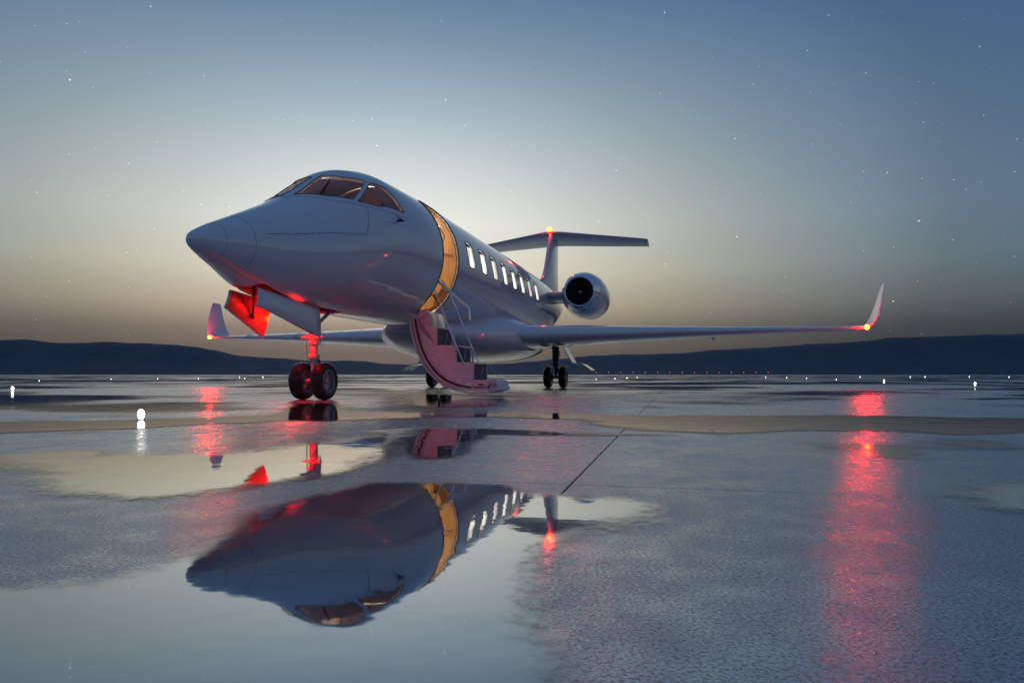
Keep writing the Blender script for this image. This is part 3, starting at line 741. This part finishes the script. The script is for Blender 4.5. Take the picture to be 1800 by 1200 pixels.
def gear(name, c, rad, wid, sep, ztop, mat):
    x, y, _ = c
    q = MB(); q.tube([(x, y, rad), (x, y, rad + .30)], .032, 16); q.tube([(x, y, rad + .26), (x, y, ztop)], [.046, .052] if mat == 'gear_paint' else [.065, .095], 16)
    q.tube([(x - sep, y, rad), (x + sep, y, rad)], .035, 12)
    q.lathe([(.072, 0), (.078, .01), (.078, .05), (.07, .06)], 'z', (x, y, rad + .28), 20); q.lathe([(.075, 0), (.085, .01), (.085, .045), (.075, .055)], 'z', (x, y, rad + .62), 20)
    g_ = q.build(name, mat, jet, angle=35)
    for s in (-1, 1): wheel(g_, (x + s * sep, y, rad), rad, wid, s)
    q = MB(); k1 = Vector((x, y + .06, rad + .30)); k2 = Vector((x, y + .30, rad + .17)); k3 = Vector((x, y + .05, rad + .03))
    q.tube([k1, k2], .017, 8); q.tube([k2, k3], .017, 8); q.tube([k2 - Vector((.05, 0, 0)), k2 + Vector((.05, 0, 0))], .022, 8); q.build('torque_link', 'gear_dark', g_)
    q = MB(); q.tube([(x + .055, y - .03, rad + .25), (x + .08, y - .04, rad + .42), (x + .075, y - .03, ztop)], .009, 6); q.tube([(x - .06, y - .03, rad + .28), (x - .075, y - .04, rad + .45), (x - .06, y - .02, ztop)], .007, 6)
    q.tube([(x + .05, y, rad + .48), (x + .10, y, rad + .5), (x + .10, y, rad + .62)], .012, 6); q.build('hydraulic_line', 'steel', g_)
    return g_
ng = gear('nose_gear', (0, 0, 0), .24, .17, .153, 1.36, 'gear_paint')
q = MB(); q.tube([(0, .06, .95), (0, .62, 1.28)], .024, 10); q.build('drag_brace', 'gear_paint', ng)
q = MB(); q.tube([(-.11, -.03, .80), (.11, -.03, .80)], .024, 12); q.tube([(-.11, -.03, .80), (-.15, -.03, .80)], .014, 8); q.tube([(.11, -.03, .80), (.15, -.03, .80)], .014, 8)
q.lathe([(.058, 0), (.064, .008), (.064, .03), (.056, .038)], 'z', (0, 0, .70), 20); q.lathe([(.058, 0), (.064, .008), (.064, .03), (.056, .038)], 'z', (0, 0, .93), 20); q.build('steering_actuator', 'gear_paint', ng, angle=35)
q = MB(); q.sphere((0, -.29, .99), .045, 14, 10); q.build('gear_bay_lamp', 'red_lamp_bay', ng)
q = MB(); q.tube([(0, -.04, .99), (0, -.25, .99)], .025, 12); q.build('lamp_bracket', 'gear_dark', ng)
q = MB(); q.prism(rounded([(-.13, -.42), (.15, -.42), (.15, -.06), (-.13, -.06)], .04, 3), 'z', 1.055, 1.068); q.build('added_lamp_shield', 'gear_dark', ng, smooth=False)  # plate added to keep the bay lamp's red spill off the belly
for sg in (1, -1):
    mg = gear('main_gear', (sg * 1.51, 8.74, 0), .265, .17, .185, 1.05, 'gear_dark')
    q = MB(); q.tube([(sg * 1.45, 8.74, .98), (sg * 1.0, 8.6, 1.0)], .03, 10); q.build('side_brace', 'gear_dark', mg)
    # gear door: upper leaf, ledge and curved lower leaf
    q = MB(); pr = [(1.74, .98), (1.80, .86), (1.95, .60), (2.02, .585), (2.10, .585), (2.20, .56), (2.34, .47), (2.40, .42)]
    q.prism([(sg * a, c_) for a, c_ in pr] + [(sg * (a + .012), c_ + .014) for a, c_ in pr[::-1]], 'y', 8.45, 9.15); q.build('main_gear_door', 'paint', mg, smooth=False)
# nose bay liner
def skin_low(x, y): return fM(y) - (fM(y) - fB(y)) * math.sqrt(max(0, 1 - (x / fW(y)) ** 2))
q = MB(); yb_ = [-1.46 + 1.9 * k / 10 for k in range(11)]; vv = []
for y_ in yb_:
    for (x_, z_) in ((-.225, skin_low(.225, y_) + .012), (-.225, 1.60), (.225, 1.60), (.225, skin_low(.225, y_) + .012)): vv.append((x_, y_, z_))
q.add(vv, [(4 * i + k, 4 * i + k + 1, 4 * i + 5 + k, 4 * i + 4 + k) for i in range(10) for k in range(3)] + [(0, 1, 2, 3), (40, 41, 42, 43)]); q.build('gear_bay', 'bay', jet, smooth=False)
q = MB()
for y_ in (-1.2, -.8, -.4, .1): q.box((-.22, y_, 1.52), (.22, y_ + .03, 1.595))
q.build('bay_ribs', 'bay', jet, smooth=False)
def bay_door(name, sg, y0, y1, h0, h1, splay, bow, slant=.05, lift=0.):
    n = 10; m_ = 8; v = []; f = []
    for i in range(n + 1):
        u = i / n; y = y0 + (y1 - y0) * u; zt = 1.235 + (1.14 - 1.235) * ((y + 1.5) / 1.2); h = h0 + (h1 - h0) * u
        for k in range(m_ + 1):
            w = k / m_; x = sg * (.245 + splay * w + bow * 4 * w * (1 - w)); z = zt - h * w
            v.append((x, y + w * (-.05 + slant * u), z + lift))
    for i in range(n):
        for k in range(m_): a = i * (m_ + 1) + k; f.append((a, a + 1, a + m_ + 2, a + m_ + 1))
    o = mesh_obj(name, v, f, 'paint', jet)
    s = o.modifiers.new('thick', 'SOLIDIFY'); s.thickness = .016; s.offset = 0
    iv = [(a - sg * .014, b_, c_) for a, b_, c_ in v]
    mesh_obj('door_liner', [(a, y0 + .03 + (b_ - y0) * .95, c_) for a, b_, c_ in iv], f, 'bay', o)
    return o
bay_door('nose_gear_door', 1, -1.55, -.30, .19, .36, .02, .012)
sd = bay_door('nose_gear_door', -1, -1.36, -.56, .20, .44, .03, -.01, -.08, .035)
q = MB(); q.tube([(-.235, -.95, 1.0), (-.12, -1.08, 1.36)], .010, 8); q.tube([(-.262, -.95, .985), (-.225, -.95, 1.0)], .026, 8); q.tube([(-.165, -1.03, 1.22), (-.12, -1.08, 1.36)], .018, 8); q.build('door_actuator', 'black', sd)

# ---------------------------------------------------------------- airstair
YA, YB = 1.96, 2.68
STEP = [(.62, 1.06), (.946, 1.06), (.946, .77), (1.257, .77), (1.257, .51), (1.533, .51), (1.533, .245), (1.80, .245)]
ARC = [(.515, 1.16), (.545, .98), (.585, .82), (.64, .66), (.72, .50), (.82, .36), (.94, .24), (1.08, .145), (1.25, .08), (1.45, .045), (1.66, .035), (1.80, .045)]
def inner(off):                              # arc pulled inwards
    out = []
    for i in range(len(ARC)):
        a = Vector(ARC[max(i - 1, 0)]); b_ = Vector(ARC[min(i + 1, len(ARC) - 1)]); t_ = (b_ - a).normalized(); out.append((ARC[i][0] - t_.y * off, ARC[i][1] + t_.x * off))
    return out
q = MB()
I1 = inner(.14)
side = [p_ for p_ in STEP] + [(1.80, .10)] + [p_ for p_ in I1[::-1] if p_[0] < 1.78]
air = None
for (ya, yb) in ((YA, YA + .022), (YB - .022, YB)):
    qq = MB(); qq.prism(side, 'y', ya, yb)
    if air is None: air = qq.build('airstair', 'stair_paint', jet, smooth=False)
    else: qq.build('stringer', 'stair_paint', air, smooth=False)
A0, A1 = ARC, inner(.03)
def strip(name, P0, P1, ya, yb, mat):
    n = len(P0); v = [(a, ya, c_) for a, c_ in P0] + [(a, ya, c_) for a, c_ in P1] + [(a, yb, c_) for a, c_ in P0] + [(a, yb, c_) for a, c_ in P1]
    f = []
    for k in range(n - 1):
        f += [(k, k + 1, n + k + 1, n + k), (2 * n + k, 3 * n + k, 3 * n + k + 1, 2 * n + k + 1), (k, 2 * n + k, 2 * n + k + 1, k + 1), (n + k, n + k + 1, 3 * n + k + 1, 3 * n + k)]
    f += [(0, n, 3 * n, 2 * n), (n - 1, 3 * n - 1, 4 * n - 1, 2 * n - 1)]
    return mesh_obj(name, v, f, mat, air, angle=40)
strip('door_outer_skin', ARC, inner(.028), YA - .05, YB + .05, 'paint')
strip('door_edge_channel', inner(.036), inner(.075), YA - .012, YA + .012, 'stair_paint')
strip('door_edge_channel', inner(.080), inner(.108), YA - .03, YA + .012, 'gear_dark')
strip('door_edge_channel', inner(.112), inner(.136), YA - .012, YA + .012, 'stair_paint')
zt = [(.56, .946, 1.06), (.93, 1.257, .77), (1.24, 1.533, .51), (1.52, 1.80, .245)]
for (a, b_, z_) in zt:
    q = MB(); q.box((a, YA + .024, z_ - .03), (b_ + .012, YB - .024, z_ - .004)); bevel(q.build('step_tread', 'stairs_plate', air, smooth=False), .004)
rs = [(.946, .77, 1.055), (1.257, .51, .765), (1.533, .245, .505)]
for (a, z0, z1) in rs:
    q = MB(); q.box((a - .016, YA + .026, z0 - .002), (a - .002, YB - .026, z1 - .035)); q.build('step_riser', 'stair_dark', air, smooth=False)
    for ya in (YA - .006, YB - .018):
        q = MB(); q.box((a - .012, ya, z0 + .002), (a + .010, ya + .022, z1)); q.build('riser_edge', 'stairs_plate', air, smooth=False)
    q = MB(); q.tube([(a + .004, YB - .30, z0 + .20), (a + .03, YB - .30, z0 + .19), (a + .012, YB - .36, z0 + .04)], .006, 6); q.build('step_latch', 'steel', air)
for (a, z0, z1) in rs[:2]:
    q = MB(); q.box((a + .03, YB - .012, z0), (a + .055, YB + .004, z0 + .25)); q.build('step_post', 'stairs_plate', air, smooth=False)
# foot of the stairs
q = MB(); q.prism([(1.52, .245), (1.765, .245), (1.765, .045), (1.62, .040), (1.50, .10)], 'y', YA - .03, YA - .008); q.build('foot_panel', 'stair_paint', air, smooth=False)
q = MB(); q.prism([(1.76, .240), (1.90, .236), (1.955, .095), (1.88, .07), (1.76, .045)], 'y', YA - .022, YB - .12); bevel(q.build('foot_step', 'stairs_plate', air, smooth=False), .006)
for k in range(2):
    q = MB(); q.box((1.80 + .06 * k, YA - .030, .15), (1.825 + .06 * k, YA - .022, .19)); q.build('foot_clip', 'seam', air, smooth=False)
q = MB(); q.box((1.63, YA - .045, .165), (1.70, YA - .03, .185)); q.build('foot_latch', 'black', air, smooth=False)
# hinge castings at the sill
for ya in (YA + .0, YA + .30, YB - .1):
    q = MB(); q.prism(rounded([(.56, 1.06), (.66, 1.30), (.80, 1.30), (.86, 1.18), (.84, 1.06)], .03, 3), 'y', ya, ya + .09); bevel(q.build('hinge_bracket', 'stairs_plate', air, smooth=False), .008)
q = MB(); q.box((.60, YA + .02, 1.06), (.76, YB - .02, 1.10)); q.tube([(.72, YA - .04, 1.22), (.72, YB + .02, 1.22)], .026, 12); q.build('hinge_beam', 'steel', air)
q = MB(); q.tube([(.52, YA - .20, 1.33), (.56, YA - .16, 1.24), (.70, YA - .02, 1.19)], .018, 8); q.tube([(.52, YA - .22, 1.36), (.52, YA - .2, 1.24)], .016, 8); q.build('hinge_arm', 'stairs_plate', air)
# handrails and support rods
q = MB(); q.tube([(.86, YA + .06, 1.84), (1.16, YA + .06, 1.56), (1.38, YA + .06, 1.385), (1.425, YA + .06, 1.345), (1.445, YA + .06, 1.30), (1.455, YA + .06, 1.14)], .026, 12); q.build('handrail', 'chrome', air)
q = MB(); q.tube([(.905, YA - .01, 1.66), (1.18, YA - .01, .96), (1.50, YA - .01, .22)], [.011, .011, .008], 10); q.build('support_rod', 'chrome', air)
q = MB(); q.tube([(.90, YB, 1.68), (1.15, YB, 1.07), (1.40, YB, .50)], [.012, .012, .008], 10); q.build('support_rod', 'chrome', air)
q = MB(); q.tube([(1.56, YB, .50), (1.74, YB, .25)], .005, 6); q.build('stay_cable', 'steel', air)

# ================================================================== GROUND LIGHTS
def ground_light(px, pyc, size, label, far=False):
    """an inset edge light: base ring, stem and glowing globe; base on the ground"""
    x, y = gp(px, pyc)
    root = bpy.data.objects.new('edge_light', None); COL.objects.link(root); root.location = (x, y, .003)
    r_ = size
    q = MB(); q.lathe([(r_ * 1.25, 0), (r_ * 1.2, r_ * .25), (r_ * .7, r_ * .4), (.002, r_ * .42)], 'z', (0, 0, 0), 16); q.build('base', 'steel', root)
    q = MB(); q.sphere((0, 0, r_ * 1.75), r_, 14, 10, 1.45); q.build('globe', 'white_lamp', root)
    tag(root, label, 'light', 'white ground lights around the jet')
    return root
ordn = ['first', 'second', 'third', 'fourth', 'fifth', 'sixth', 'seventh', 'eighth', 'ninth', 'tenth', 'eleventh', 'twelfth', 'thirteenth', 'fourteenth', 'fifteenth', 'sixteenth', 'seventeenth', 'eighteenth', 'nineteenth', 'twentieth']
ground_light(248, 738, .023, 'largest white ground light on the left, nearest to the camera')
ground_light(22, 686, .024, 'white ground light at the far left edge of the apron')
left = [(69, 669), (195, 667), (277, 666), (349, 666), (430, 665.5), (421, 663.5), (462, 663)]
left.sort()
for i, (a, b_) in enumerate(left): ground_light(a, b_, .013 * min(2.6, 6 / (b_ - 660)), 'small distant white ground light left of the jet, %s from the left' % ordn[i])
ground_light(1714, 676.5, .025, 'bright white ground light at the far right edge of the apron')
ground_light(1554, 670.5, .026, 'white ground light under the winglet on the right')
right = [(1048, 667), (1081, 665.5), (1102, 664.5), (1120, 664), (1470, 667), (1418, 665), (1383, 663.8), (1346, 663.2), (1512, 663), (1600, 663), (1626, 662.8), (1704, 662.7), (1774, 662.8)]
right.sort()
for i, (a, b_) in enumerate(right): ground_light(a, b_, .013 * min(2.6, 6 / (b_ - 660)), 'small distant white ground light right of the jet, %s from the left' % ordn[i])
# lights of the row standing beside and behind the camera (seen only mirrored in the paint)
# row of red approach lights on short masts
for i in range(15):
    px = 1048 + 21.6 * i; d = 135.
    root = bpy.data.objects.new('approach_light', None); COL.objects.link(root); root.location = ((px - 900) / F * d, d, 0)
    q = MB(); q.tube([(0, 0, 0), (0, 0, .72)], .03, 6); q.build('mast', 'steel', root)
    q = MB(); q.sphere((0, 0, .80), .07, 10, 8); q.build('lamp', 'red_point', root)
    tag(root, 'red approach light on a short mast by the horizon, %s from the left' % ordn[i], 'light', 'row of red lights on the horizon')
